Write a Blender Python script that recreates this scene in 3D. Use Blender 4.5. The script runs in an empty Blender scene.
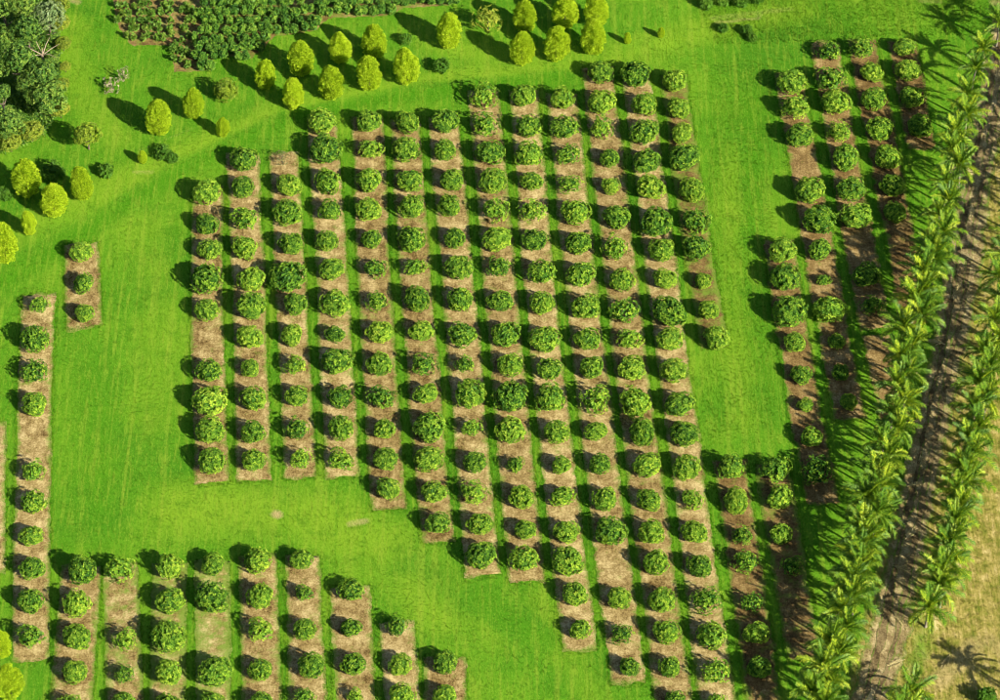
import bpy, math, random
import numpy as np
from mathutils import Vector

# ------------------------------------------------------------------ camera, sky, sun, exposure
S = bpy.context.scene
COL = S.collection
FPX = 3143.0                       # focal length in pixels of the 1000 px wide photograph
DEP = math.radians(47.0)           # the camera looks down by this much
DIST = 449.0
sd, cd = math.sin(DEP), math.cos(DEP)
CAM = np.array([0.0, -DIST * cd, DIST * sd])
cam_data = bpy.data.cameras.new('camera')
cam_data.sensor_fit = 'HORIZONTAL'
cam_data.sensor_width = 36.0
cam_data.lens = 36.0 * FPX / 1000.0
cam_data.clip_start = 1.0
cam_data.clip_end = 12000.0
cam = bpy.data.objects.new('camera', cam_data)
cam.location = CAM.tolist()
cam.rotation_euler = (math.radians(90) - DEP, 0, 0)
COL.objects.link(cam)
S.camera = cam

SUN_EL = math.radians(29.5)
SUN_H = np.array([0.757, -0.653])  # horizontal direction towards the sun
world = bpy.data.worlds.new('World')
S.world = world
world.use_nodes = True
wn = world.node_tree
wn.nodes.clear()
sky = wn.nodes.new('ShaderNodeTexSky')
sky.sky_type = 'NISHITA'
sky.sun_disc = False
sky.sun_elevation = SUN_EL
sky.sun_rotation = math.atan2(SUN_H[0], SUN_H[1])
bg = wn.nodes.new('ShaderNodeBackground')
bg.inputs['Strength'].default_value = 0.055
wo = wn.nodes.new('ShaderNodeOutputWorld')
wn.links.new(sky.outputs[0], bg.inputs[0])
wn.links.new(bg.outputs[0], wo.inputs[0])

sun_data = bpy.data.lights.new('sun', 'SUN')
sun_data.energy = 5.0
sun_data.angle = math.radians(0.53)
sun_data.color = (1.0, 0.92, 0.74)
sun = bpy.data.objects.new('sun', sun_data)
sv = Vector((SUN_H[0] * math.cos(SUN_EL), SUN_H[1] * math.cos(SUN_EL), math.sin(SUN_EL)))
sun.rotation_euler = sv.to_track_quat('Z', 'Y').to_euler()
sun.location = (60, -60, 80)
COL.objects.link(sun)

S.view_settings.view_transform = 'Standard'
S.view_settings.look = 'None'
S.view_settings.gamma = 1.0
S.view_settings.use_curve_mapping = False
S.view_settings.exposure = 1.4
S.render.engine = 'CYCLES'
S.cycles.filter_width = 1.0

rng = np.random.default_rng(7)
random.seed(7)
PI = math.pi


# ------------------------------------------------------------------ pixel helpers (photo pixel -> point on a height)
def at(x, y, z=0.0):
    u = (np.asarray(x, float) - 500.0) / FPX
    v = (350.0 - np.asarray(y, float)) / FPX
    dx = u
    dy = cd + v * sd
    dz = -sd + v * cd
    t = (z - CAM[2]) / dz
    return np.stack([CAM[0] + t * dx, CAM[1] + t * dy, np.zeros_like(t * dx) + z], -1)


def pxpm(p):                       # photo pixels per metre at a point
    depth = (p[1] - CAM[1]) * cd - (p[2] - CAM[2]) * sd
    return FPX / depth


# ------------------------------------------------------------------ naming helpers
ONES = ['', 'first', 'second', 'third', 'fourth', 'fifth', 'sixth', 'seventh', 'eighth', 'ninth', 'tenth', 'eleventh',
        'twelfth', 'thirteenth', 'fourteenth', 'fifteenth', 'sixteenth', 'seventeenth', 'eighteenth', 'nineteenth']
TENS = {2: 'twent', 3: 'thirt', 4: 'fort', 5: 'fift'}


def ordinal(n):
    if n < 20:
        return ONES[n]
    t, o = divmod(n, 10)
    return TENS[t] + ('ieth' if o == 0 else 'y-' + ONES[o])


def tag(o, label=None, cat=None, group=None, kind=None):
    if label: o['label'] = label
    if cat: o['category'] = cat
    if group: o['group'] = group
    if kind: o['kind'] = kind
    return o


def empty(name, loc, rz=0.0):
    o = bpy.data.objects.new(name, None)
    o.empty_display_size = 0.3
    o.location = [float(a) for a in loc]
    o.rotation_euler = (0, 0, rz)
    COL.objects.link(o)
    return o


def place(name, me, parent=None, loc=(0, 0, 0), rot=(0, 0, 0), scale=(1, 1, 1)):
    o = bpy.data.objects.new(name, me)
    o.parent = parent
    o.location = [float(a) for a in loc]
    o.rotation_euler = rot
    o.scale = scale
    COL.objects.link(o)
    return o


def mesh_np(name, V, F, mat, attrs=None, smooth=False):
    """V (n,3); F (m,k) index array of equal-size faces."""
    V = np.asarray(V, np.float32)
    F = np.asarray(F, np.int32)
    me = bpy.data.meshes.new(name)
    m, k = F.shape
    me.vertices.add(len(V))
    me.vertices.foreach_set('co', V.ravel())
    me.loops.add(m * k)
    me.loops.foreach_set('vertex_index', F.ravel())
    me.polygons.add(m)
    me.polygons.foreach_set('loop_start', np.arange(0, m * k, k, dtype=np.int32))
    if attrs:
        for an, arr in attrs.items():
            a = me.attributes.new(an, 'FLOAT', 'POINT')
            a.data.foreach_set('value', np.asarray(arr, np.float32))
    if mat: me.materials.append(mat)
    me.update(calc_edges=True)
    me.validate()
    me.polygons.foreach_set('use_smooth', np.full(m, smooth, bool))
    return me


# ------------------------------------------------------------------ materials
def new_mat(name):
    m = bpy.data.materials.new(name)
    m.use_nodes = True
    nt = m.node_tree
    nt.nodes.clear()
    out = nt.nodes.new('ShaderNodeOutputMaterial')
    return m, nt, out


def nd(nt, typ, **kw):
    n = nt.nodes.new(typ)
    for k, v in kw.items():
        setattr(n, k, v)
    return n


def ramp(nt, stops, src=None):
    r = nt.nodes.new('ShaderNodeValToRGB')
    el = r.color_ramp.elements
    while len(el) > 1: el.remove(el[-1])
    el[0].position, el[0].color = stops[0][0], (*stops[0][1], 1)
    for p, c in stops[1:]:
        e = el.new(p)
        e.color = (*c, 1)
    if src is not None: nt.links.new(src, r.inputs[0])
    return r


def mixc(nt, fac, a, b, mode='MIX'):
    n = nt.nodes.new('ShaderNodeMix')
    n.data_type = 'RGBA'
    n.blend_type = mode
    for s, v in ((n.inputs[0], fac), (n.inputs[6], a), (n.inputs[7], b)):
        if hasattr(v, 'is_linked'): nt.links.new(v, s)
        elif isinstance(v, tuple): s.default_value = (*v, 1)
        else: s.default_value = v
    return n.outputs[2]


def mth(nt, op, a, b=None, clamp=False):
    n = nt.nodes.new('ShaderNodeMath')
    n.operation = op
    n.use_clamp = clamp
    for s, v in zip(n.inputs, (a, b)):
        if v is None: continue
        if hasattr(v, 'is_linked'): nt.links.new(v, s)
        else: s.default_value = v
    return n.outputs[0]


def noise(nt, vec, scale, detail=4.0, rough=0.6, stretch=None):
    if stretch is not None:
        mp = nd(nt, 'ShaderNodeMapping')
        mp.inputs['Scale'].default_value = stretch
        mp.inputs['Rotation'].default_value = (0, 0, math.radians(6))
        nt.links.new(vec, mp.inputs[0])
        vec = mp.outputs[0]
    n = nd(nt, 'ShaderNodeTexNoise')
    n.inputs['Scale'].default_value = scale
    n.inputs['Detail'].default_value = detail
    n.inputs['Roughness'].default_value = rough
    nt.links.new(vec, n.inputs['Vector'])
    return n.outputs[0]


def foliage(name, stops, trans=0.3, rough=0.5, spread=0.45, spec=0.35):
    """leaf colours picked by a random value on each leaf plus one on each object"""
    m, nt, out = new_mat(name)
    at_ = nd(nt, 'ShaderNodeAttribute', attribute_name='v')
    oi = nd(nt, 'ShaderNodeObjectInfo')
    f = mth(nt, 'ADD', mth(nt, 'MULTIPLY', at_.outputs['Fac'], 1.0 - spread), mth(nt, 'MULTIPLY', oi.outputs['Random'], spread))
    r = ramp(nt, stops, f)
    p = nd(nt, 'ShaderNodeBsdfPrincipled')
    nt.links.new(r.outputs[0], p.inputs['Base Color'])
    p.inputs['Roughness'].default_value = rough
    p.inputs['Specular IOR Level'].default_value = spec
    t = nd(nt, 'ShaderNodeBsdfTranslucent')
    tc = mixc(nt, 1.0, r.outputs[0], (1.15, 1.25, 0.55), 'MULTIPLY')
    nt.links.new(tc, t.inputs[0])
    mx = nd(nt, 'ShaderNodeMixShader')
    mx.inputs[0].default_value = trans
    nt.links.new(p.outputs[0], mx.inputs[1])
    nt.links.new(t.outputs[0], mx.inputs[2])
    nt.links.new(mx.outputs[0], out.inputs[0])
    return m


def bark(name, c1, c2):
    m, nt, out = new_mat(name)
    tc = nd(nt, 'ShaderNodeTexCoord')
    n = noise(nt, tc.outputs['Object'], 6.0, 5, 0.65, (1, 1, 0.25))
    r = ramp(nt, [(0.3, c1), (0.7, c2)], n)
    p = nd(nt, 'ShaderNodeBsdfPrincipled')
    p.inputs['Roughness'].default_value = 0.9
    nt.links.new(r.outputs[0], p.inputs['Base Color'])
    b = nd(nt, 'ShaderNodeBump')
    b.inputs['Strength'].default_value = 0.6
    b.inputs['Distance'].default_value = 0.03
    nt.links.new(n, b.inputs['Height'])
    nt.links.new(b.outputs[0], p.inputs['Normal'])
    nt.links.new(p.outputs[0], out.inputs[0])
    return m


def grass_color(nt, pos, dry, wear, blade=False):
    big = noise(nt, pos, 0.055, 4, 0.55)
    mid = noise(nt, pos, 0.40, 6, 0.68)
    fine = noise(nt, pos, 4.0, 6, 0.85, (1.25, 0.6, 1))
    streak = noise(nt, pos, 1.0, 5, 0.68, (1.7, 0.20, 1))
    g = ramp(nt, [(0.32, (0.042, 0.152, 0.007)), (0.5, (0.066, 0.190, 0.008)), (0.68, (0.098, 0.222, 0.011))], big)
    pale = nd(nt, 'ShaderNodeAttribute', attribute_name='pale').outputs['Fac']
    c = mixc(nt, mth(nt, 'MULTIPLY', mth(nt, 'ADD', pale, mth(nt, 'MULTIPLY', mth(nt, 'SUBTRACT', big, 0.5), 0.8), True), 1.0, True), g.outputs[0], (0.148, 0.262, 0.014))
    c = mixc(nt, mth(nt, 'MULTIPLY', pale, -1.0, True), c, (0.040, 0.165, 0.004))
    lines = noise(nt, pos, 0.8, 2, 0.5, (1.4, 0.04, 1))
    kl = mth(nt, 'MULTIPLY', mth(nt, 'SUBTRACT', lines, 0.55, True), 8.0, True)
    c = mixc(nt, mth(nt, 'MULTIPLY', kl, 0.45), c, (0.180, 0.268, 0.022))
    kd = mth(nt, 'MULTIPLY', mth(nt, 'SUBTRACT', 0.44, lines, True), 8.0, True)
    c = mixc(nt, mth(nt, 'MULTIPLY', kd, 0.35), c, (0.045, 0.165, 0.005))
    k1 = mth(nt, 'MULTIPLY', mth(nt, 'SUBTRACT', streak, 0.50, True), 5.0, True)
    c = mixc(nt, mth(nt, 'MULTIPLY', k1, 0.65), c, (0.180, 0.262, 0.022))
    k2 = mth(nt, 'MULTIPLY', mth(nt, 'SUBTRACT', mid, 0.50, True), 5.0, True)
    c = mixc(nt, mth(nt, 'MULTIPLY', k2, 0.60), c, (0.036, 0.130, 0.005))
    k3 = mth(nt, 'MULTIPLY', mth(nt, 'SUBTRACT', fine, 0.52, True), 6.0, True)
    c = mixc(nt, mth(nt, 'MULTIPLY', k3, 0.70), c, (0.205, 0.318, 0.030))
    k4 = mth(nt, 'MULTIPLY', mth(nt, 'SUBTRACT', 0.47, fine, True), 6.0, True)
    c = mixc(nt, mth(nt, 'MULTIPLY', k4, 0.72), c, (0.026, 0.095, 0.006))
    # dry grass
    df = noise(nt, pos, 0.5, 6, 0.7)
    ds = noise(nt, pos, 0.9, 5, 0.65, (2.0, 0.2, 1))
    dcol = ramp(nt, [(0.36, (0.090, 0.125, 0.014)), (0.46, (0.185, 0.180, 0.034)), (0.54, (0.300, 0.250, 0.075)), (0.66, (0.50, 0.41, 0.19))],
                mth(nt, 'ADD', mth(nt, 'MULTIPLY', df, 0.55), mth(nt, 'MULTIPLY', ds, 0.45)))
    dm = mth(nt, 'MULTIPLY', mth(nt, 'SUBTRACT', mth(nt, 'ADD', dry, mth(nt, 'MULTIPLY', mid, 0.7)), 0.62), 2.5, True)
    c = mixc(nt, dm, c, dcol.outputs[0])
    # worn, straw-coloured turf
    wcol = ramp(nt, [(0.3, (0.20, 0.155, 0.065)), (0.55, (0.34, 0.27, 0.12)), (0.8, (0.46, 0.38, 0.20))], fine)
    wm = mth(nt, 'MULTIPLY', mth(nt, 'SUBTRACT', mth(nt, 'ADD', wear, mth(nt, 'MULTIPLY', fine, 0.6)), 0.62), 2.2, True)
    c = mixc(nt, wm, c, wcol.outputs[0])
    return c, fine, streak


def make_grass_mat(name, blade=False):
    m, nt, out = new_mat(name)
    ge = nd(nt, 'ShaderNodeNewGeometry')
    pos = ge.outputs['Position']
    if blade:
        sx = nd(nt, 'ShaderNodeSeparateXYZ')
        nt.links.new(pos, sx.inputs[0])
        cx = nd(nt, 'ShaderNodeCombineXYZ')
        nt.links.new(sx.outputs[0], cx.inputs[0])
        nt.links.new(sx.outputs[1], cx.inputs[1])
        pos = cx.outputs[0]
    dry = nd(nt, 'ShaderNodeAttribute', attribute_name='dry').outputs['Fac']
    wear = nd(nt, 'ShaderNodeAttribute', attribute_name='wear').outputs['Fac']
    c, fine, streak = grass_color(nt, pos, dry, wear, blade)
    p = nd(nt, 'ShaderNodeBsdfPrincipled')
    p.inputs['Roughness'].default_value = 0.9
    p.inputs['Specular IOR Level'].default_value = 0.03
    if blade:
        v = nd(nt, 'ShaderNodeAttribute', attribute_name='v').outputs['Fac']
        c = mixc(nt, mth(nt, 'MULTIPLY', v, 0.35), c, mixc(nt, dry, (0.125, 0.22, 0.014), (0.36, 0.33, 0.11)))
        t = nd(nt, 'ShaderNodeBsdfTranslucent')
        nt.links.new(c, t.inputs[0])
        nt.links.new(c, p.inputs['Base Color'])
        mx = nd(nt, 'ShaderNodeMixShader')
        mx.inputs[0].default_value = 0.35
        nt.links.new(p.outputs[0], mx.inputs[1])
        nt.links.new(t.outputs[0], mx.inputs[2])
        nt.links.new(mx.outputs[0], out.inputs[0])
    else:
        nt.links.new(c, p.inputs['Base Color'])
        b = nd(nt, 'ShaderNodeBump')
        b.inputs['Strength'].default_value = 0.35
        b.inputs['Distance'].default_value = 0.16
        h = noise(nt, pos, 2.6, 5, 0.75)
        nt.links.new(h, b.inputs['Height'])
        nt.links.new(b.outputs[0], p.inputs['Normal'])
        nt.links.new(p.outputs[0], out.inputs[0])
    return m


def make_soil(name, stops, grassy=0.0, bump=0.10):
    m, nt, out = new_mat(name)
    pos = nd(nt, 'ShaderNodeNewGeometry').outputs['Position']
    oi = nd(nt, 'ShaderNodeObjectInfo')
    big = noise(nt, pos, 0.45, 6, 0.72)
    fine = noise(nt, pos, 3.4, 6, 0.8)
    st = noise(nt, pos, 1.1, 4, 0.6, (2.2, 0.3, 1))
    f = mth(nt, 'ADD', mth(nt, 'MULTIPLY', big, 0.52), mth(nt, 'ADD', mth(nt, 'MULTIPLY', fine, 0.40), mth(nt, 'MULTIPLY', st, 0.12)))
    f = mth(nt, 'ADD', f, mth(nt, 'MULTIPLY', mth(nt, 'SUBTRACT', oi.outputs['Random'], 0.5), 0.06))
    r = ramp(nt, stops, f)
    gm = noise(nt, pos, 0.55, 6, 0.7)
    gattr = nd(nt, 'ShaderNodeAttribute', attribute_name='weed').outputs['Fac']
    gk = mth(nt, 'MULTIPLY', mth(nt, 'SUBTRACT', mth(nt, 'ADD', gm, gattr), 0.66 - grassy), 4.5, True)
    c = mixc(nt, mth(nt, 'MULTIPLY', gk, 0.8), r.outputs[0], (0.115, 0.205, 0.020))
    p = nd(nt, 'ShaderNodeBsdfPrincipled')
    p.inputs['Roughness'].default_value = 0.95
    p.inputs['Specular IOR Level'].default_value = 0.1
    nt.links.new(c, p.inputs['Base Color'])
    b = nd(nt, 'ShaderNodeBump')
    b.inputs['Strength'].default_value = 0.8
    b.inputs['Distance'].default_value = bump
    nt.links.new(fine, b.inputs['Height'])
    nt.links.new(b.outputs[0], p.inputs['Normal'])
    nt.links.new(p.outputs[0], out.inputs[0])
    return m


M = {}
M['grass'] = make_grass_mat('turf')
M['blade'] = make_grass_mat('grass_blades', True)
M['straw'] = make_soil('straw_mulch', [(0.41, (0.070, 0.043, 0.013)), (0.47, (0.162, 0.112, 0.040)), (0.53, (0.255, 0.190, 0.078)), (0.63, (0.46, 0.37, 0.18))], 0.07)
M['brown'] = make_soil('brown_mulch', [(0.40, (0.045, 0.027, 0.009)), (0.48, (0.108, 0.068, 0.023)), (0.55, (0.175, 0.118, 0.043)), (0.65, (0.34, 0.25, 0.11))], 0.06)
M['track'] = make_soil('track_earth', [(0.40, (0.060, 0.042, 0.018)), (0.48, (0.145, 0.105, 0.046)), (0.55, (0.235, 0.180, 0.085)), (0.64, (0.40, 0.33, 0.17))], 0.10, 0.12)
M['rut'] = make_soil('rut_earth', [(0.40, (0.045, 0.031, 0.014)), (0.49, (0.105, 0.076, 0.034)), (0.58, (0.20, 0.152, 0.075))], 0.02, 0.1)
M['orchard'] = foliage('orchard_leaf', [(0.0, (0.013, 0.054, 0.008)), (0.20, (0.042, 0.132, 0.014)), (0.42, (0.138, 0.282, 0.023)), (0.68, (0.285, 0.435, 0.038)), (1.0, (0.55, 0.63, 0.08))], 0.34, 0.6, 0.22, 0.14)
M['orchard_pale'] = foliage('thin_orchard_leaf', [(0.0, (0.09, 0.12, 0.03)), (0.5, (0.16, 0.17, 0.06)), (1.0, (0.30, 0.26, 0.13))], 0.3)
M['gold'] = foliage('golden_leaf', [(0.0, (0.035, 0.09, 0.005)), (0.28, (0.145, 0.255, 0.008)), (0.56, (0.345, 0.480, 0.014)), (1.0, (0.60, 0.68, 0.04))], 0.38, 0.6, 0.15, 0.15)
M['gold_green'] = foliage('green_gold_leaf', [(0.0, (0.08, 0.13, 0.012)), (0.5, (0.18, 0.27, 0.02)), (1.0, (0.34, 0.40, 0.03))], 0.3, 0.55, 0.2, 0.2)
M['forest'] = foliage('forest_leaf', [(0.0, (0.014, 0.052, 0.009)), (0.32, (0.048, 0.130, 0.018)), (0.62, (0.145, 0.255, 0.032)), (1.0, (0.32, 0.41, 0.07))], 0.25, 0.55, 0.25, 0.22)
M['forest_pale'] = foliage('pale_forest_leaf', [(0.0, (0.07, 0.13, 0.04)), (0.5, (0.17, 0.24, 0.09)), (1.0, (0.37, 0.42, 0.20))], 0.25, 0.5, 0.2, 0.3)
M['forest_yellow'] = foliage('yellowish_forest_leaf', [(0.0, (0.08, 0.14, 0.015)), (0.5, (0.21, 0.28, 0.025)), (1.0, (0.45, 0.44, 0.06))], 0.3, 0.55, 0.25, 0.2)
M['crop'] = foliage('crop_leaf', [(0.0, (0.014, 0.060, 0.008)), (0.30, (0.050, 0.150, 0.016)), (0.60, (0.150, 0.290, 0.030)), (1.0, (0.34, 0.46, 0.06))], 0.28, 0.55, 0.25, 0.22)
M['crop_light'] = foliage('light_crop_leaf', [(0.0, (0.045, 0.120, 0.012)), (0.5, (0.105, 0.210, 0.022)), (1.0, (0.28, 0.33, 0.05))], 0.28, 0.55, 0.4, 0.2)
M['weed'] = foliage('weed_leaf', [(0.0, (0.036, 0.11, 0.010)), (0.5, (0.080, 0.19, 0.016)), (1.0, (0.17, 0.28, 0.03))], 0.3, 0.6, 0.3, 0.15)
M['palm'] = foliage('palm_leaflet', [(0.0, (0.028, 0.090, 0.008)), (0.38, (0.076, 0.175, 0.011)), (0.66, (0.185, 0.285, 0.014)), (1.0, (0.46, 0.50, 0.03))], 0.34, 0.5, 0.5, 0.25)
M['palm_dry'] = foliage('dry_palm_leaflet', [(0.0, (0.26, 0.21, 0.09)), (0.6, (0.42, 0.36, 0.17)), (1.0, (0.56, 0.47, 0.28))], 0.2, 0.6, 0.5, 0.2)
M['blossom'] = foliage('blossom', [(0.0, (0.08, 0.14, 0.03)), (0.5, (0.22, 0.20, 0.11)), (1.0, (0.50, 0.40, 0.33))], 0.2, 0.6, 0.1, 0.2)
M['bark'] = bark('bark', (0.045, 0.034, 0.022), (0.13, 0.10, 0.07))
M['palm_bark'] = bark('palm_bark', (0.10, 0.085, 0.065), (0.25, 0.21, 0.16))
M['dead_wood'] = bark('dead_wood', (0.16, 0.12, 0.08), (0.36, 0.29, 0.21))
M['straw_bit'] = foliage('straw_bits', [(0.0, (0.085, 0.052, 0.015)), (0.5, (0.200, 0.142, 0.048)), (1.0, (0.42, 0.33, 0.14))], 0.1, 0.8, 0.0, 0.1)

# ------------------------------------------------------------------ layout read off the photograph: crown centres (x, y, crown width in quarter pixels)
MAIN = [
    [(207,192,115),(207,224,95),(209.5,249.5,95),(206,278,135),(207,310,95),(209,371,105),(209.5,401,130),(210,430,120),(212,461,115)],
    [(244,159,110),(243,187,95),(245.5,218,115),(245,247,110),(252,279,115),(251,306,130),(249,337,105),(250.5,368,80),(253.5,399,110),(252.5,432,100),(254,460,90)],
    [(282,157,-85),(289,185,105),(288,212,115),(291,244,100),(287,276,130),(295,304,105),(292,335,95),(295,365,100),(297,396,90),(297,429,105),(301,458,105)],
    [(322,121,115),(326,149,125),(327,181,105),(330,210,95),(327,241,90),(332,269,100),(335,303,110),(335,334,75),(337,361,120),(340,397,100),(341,428,105),(341,460,110)],
    [(369,121,105),(371,149,100),(369,180,110),(369,209,100),(372,239,90),(375,268,90),(377,301,100),(380,332,100),(380,364,100),(381,397,105),(384,429,95),(386,459,105),(388,489,100)],
    [(407,122,100),(406,149,115),(410,180,105),(412,206,110),(412,239,105),(415,267,90),(417,299,105),(422,331,95),(424,364,110),(426,394,95),(430,427,130),(429,459,105),(434,492,100),(437.5,523,100)],
    [(445,121,115),(445,150,90),(452,180,100),(449.5,205,95),(455,238,90),(459,267,105),(460,300,110),(463,334,105),(465,364,90),(470,394,130),(472,427,95),(475,462,95),(474,492,110),(480,524,100),(482,555,115)],
    [(484,95,120),(485,124,110),(490,152,110),(493,181,115),(495.5,209,120),(497.5,239,115),(499,267,105),(501,301,95),(505.5,334,112),(510,365,110),(511,396,140),(511,430,110),(515.5,464.5,80),(521,497,98),(526,530,85),(524,559,105)],
    [(524,95,110),(528,126,105),(529.5,154,110),(532,181,85),(532,210,115),(535,240,100),(542,272,110),(542,303,100),(544.5,339,115),(550,369,95),(551,398,130),(557,432,105),(561,465,85),(562,496,90),(566,532,110),(567.5,561,120),(575,594,105),(580,629,90)],
    [(562,98,100),(564.5,127.5,100),(569,154,100),(570,184,90),(576,212,120),(579,243,100),(581,274,110),(586,307,115),(587,339,100),(592,367,105),(595,400,130),(596,431,90),(600,464,90),(605,499,110),(611,531,120),(619.5,598,95),(622,634,95),(630,667,80)],
    [(601,72,105),(602,102,115),(602,127,105),(610,158,80),(611,186,80),(617,217,105),(615,248,125),(622,280,105),(625,310,125),(630,339,115),(632,368,110),(636,402,130),(642,432,110),(647,465,105),(649.5,500,95),(651,532,110),(656,562,115),(662,600,110),(667,632,110),(670,667,95),(675,700,80)],
    [(636,74,120),(644,104,110),(644,132,110),(647,161,110),(650,187,115),(657,222,130),(662,250,100),(665,279,95),(669,311,135),(670,339,105),(674,370,115),(680,404,120),(685,434,115),(686,468,105),(692,499,100),(695,532,100),(700,566,100),(707,600,125),(711,635,120),(717,671,115),(716,702,90)],
    [(675,80,95),(678,108,100),(682,133,90),(685,157,125),(692,190,105),(696,221,125),(697,247,115),(703,281,70),(708,310,95),(717,338,110),(732,467,105),(736,501,105),(742,535,98),(746,561,110),(752.5,602,100),(756,633,100),(759.5,668,105)],
    [(776,469,140),(780,497,105),(781,534,90),(792,566,95)],
]
RIGHT = [
    [(782,250,115),(785,277,125),(789,311,130),(795,342,90),(801,375,85),(805.5,405,65),(812,437,95),(817,470,150)],
    [(792,82,110),(795,106,130),(800,135,110),(810,190,130),(819.5,219,135),(819.5,249,95),(824,280,60),(830,310,125),(837,341,70),(841,372,70),(849,402,70)],
    [(829,51,100),(830.5,79,120),(835.5,102,125),(839,131,100),(845,157,115),(851,189,115),(856,216,125),(867,275,110),(872,305,100)],
    [(862,47,105),(872,72,90),(874,99,105),(880,129,110),(888,157,105),(892,185,95),(895,212,95)],
    [(905,47,85),(908,70,100),(912,97,95),(920,126,100)],
]
LOWER = [
    [(82,570,125),(76,604,120),(77.5,637,110),(75,672,105),(70,705,100)],
    [(119,569,125),(125,640,105),(125,674,90),(124,702,90)],
    [(169,567,115),(170,601,120),(169,637,145),(168,672,120),(167,706,110)],
    [(212.5,564,100),(211,597,135),(215.5,671,130),(212,705,110)],
    [(257,560,112),(260.5,596,110),(260.5,630,115),(260.5,670,98),(262,704,100)],
    [(301,559,95),(304.5,593,82),(305,629.5,95),(311,665.5,115),(304,697,90)],
    [(351,590,95),(351,628,85),(353,664,95),(355,696,70)],
    [(397,626,95),(400,665,90),(402,696,110)],
    [(445,662,100),(445,696,100)],
]
EDGE = [
    [(40,304,90),(35,339,115),(35,371,115),(35,404,100),(33,471,100),(33,502,95),(31,536,90),(32.5,568,100),(30.5,601,110),(31,636,115)],
]
SMALL = [[(81.5,252,90),(83,283,85),(84.5,313,80)]]
GOLD = [(157.5,116,110,140),(192.5,102,88,120),(222.5,126,58,78),(142.5,157,38,50),(26,176,116,152),(52.6,198.5,112,130),(82,182,94,136),
        (29,222,60,98),(3,241,112,166),(265,73,90,116),(301,57.5,105,135),(340,47,95,120),(374,40,100,135),(292.5,92.5,95,122),(331,80.5,110,135),
        (369,72,105,132),(407,64,110,146),(449,29.5,105,136),(525,14,100,128),(565,11,105,125),(597,9,100,125),(522,46,100,135),(556,42.5,105,136),
        (593,36,105,136),(627.5,37.5,30,46),(661,32,30,42),(1,643,80,120),(9,681,112,160)]
PALM_L = [(1012,2),(1000,22),(985,48),(975,66),(968,92),(968,113),(957,131),(953,150),(962,163),(948,182),(950,200),(941,214),(945,230),(931,244),(937,258),
          (922,270),(927,287),(915,298),(921,314),(905,325),(914,341),(903,354),(908,369),(899,384),(905,399),(893,411),(897,427),(884,440),(889,456),(877,467),(883,484),
          (868,496),(876,511),(864,523),(868,540),(857,552),(862,567),(851,580),(855,597),(843,609),(848,626),(832,638),(839,652),(823,664),(830,678),(814,690),(822,703)]
PALM_R = [(1006,252),(1001,275),(1004,298),(996,318),(999,338),(986,350),(992,366),(981,380),(987,396),(976,408),(981,424),(970,437),(975,452),(965,464),(970,479),
          (959,490),(963,506),(953,517),(956,533),(947,545),(949,560),(941,571),(943,586),(929,605),(913,690),(904,712),(1030,676)]

# ------------------------------------------------------------------ setting: soil strips first as outlines (the turf leaves them free of blades)
strips = []          # (polyline world xy (n,2), half width, name, material, weed)


def strip_from_px(pts, top, bot, half, mat, weed=0.0, name='soil_strip'):
    P = np.array([p[:2] for p in pts], float)
    P[:, 1] += 8.5                                   # from crown centre down to the foot
    if len(P) > 1:
        deg = 2 if len(P) > 7 else 1
        k = np.polyfit(P[:, 1], P[:, 0], deg)
    else:
        k = np.array([P[0, 0]])
    ys = np.linspace(top, bot, max(6, int((bot - top) / 4)))
    W = at(np.polyval(k, ys), ys)[:, :2]
    strips.append((W, half, name, mat, weed))


BOT = [484, 482, 479, 478, 510, 543, 577, 583, 652, 684, 730, 730]
for i, c in enumerate(MAIN[:12]):
    strip_from_px(c, c[0][1] - 5, BOT[i], 2.38 + 0.1 * math.sin(i * 2.1), 'straw', 0.02)
strip_from_px(MAIN[12][:10], 75, 347, 2.1, 'brown', 0.16)
strip_from_px(MAIN[12][10:], 460, 735, 2.3, 'brown', 0.05)
strip_from_px(MAIN[13] + [(800, 610, 1), (806, 650, 1)], 462, 660, 2.3, 'brown', 0.10)
strip_from_px(RIGHT[0], 240, 505, 2.3, 'brown', 0.02)
strip_from_px(RIGHT[1], 74, 420, 2.3, 'brown', 0.0)
strip_from_px(RIGHT[2], 42, 330, 2.3, 'brown', 0.0)
strip_from_px(RIGHT[2], 334, 424, 2.2, 'brown', 0.0)
strip_from_px(RIGHT[3], 40, 325, 2.3, 'brown', 0.0)
strip_from_px(RIGHT[4], 40, 150, 2.25, 'brown', 0.0)
for i, c in enumerate(LOWER):
    strip_from_px(c, c[0][1] - 4, 735, [2.7, 2.35, 2.3, 2.3, 2.6, 2.4, 2.75, 2.35, 2.75][i], 'straw', [0.03, 0.10, 0.22, 0.24, 0.06, 0.02, 0, 0, 0][i])
strip_from_px(EDGE[0], 294, 662, 2.45, 'straw', 0.02)
strip_from_px([(-15, 420, 1), (-16, 560, 1), (-17, 590, 1)], 425, 575, 2.9, 'straw', 0.0)
strip_from_px(SMALL[0], 243, 328, 2.6, 'straw', 0.0)

TRACK = np.array([(1010, 20), (996, 90), (980, 160), (968, 230), (958, 300), (944, 370), (928, 440), (914, 510), (900, 580), (888, 640), (870, 700), (850, 770)], float)
TRACK_W = at(TRACK[:, 0], TRACK[:, 1])[:, :2]


def dist_poly(P, L):
    """distance of points P (n,2) to polyline L, and the parameter along it"""
    best = np.full(len(P), 1e9)
    for a, b in zip(L[:-1], L[1:]):
        d = b - a
        t = np.clip(((P - a) @ d) / max(d @ d, 1e-9), 0, 1)
        q = a + t[:, None] * d
        best = np.minimum(best, np.hypot(*(P - q).T))
    return best


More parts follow.
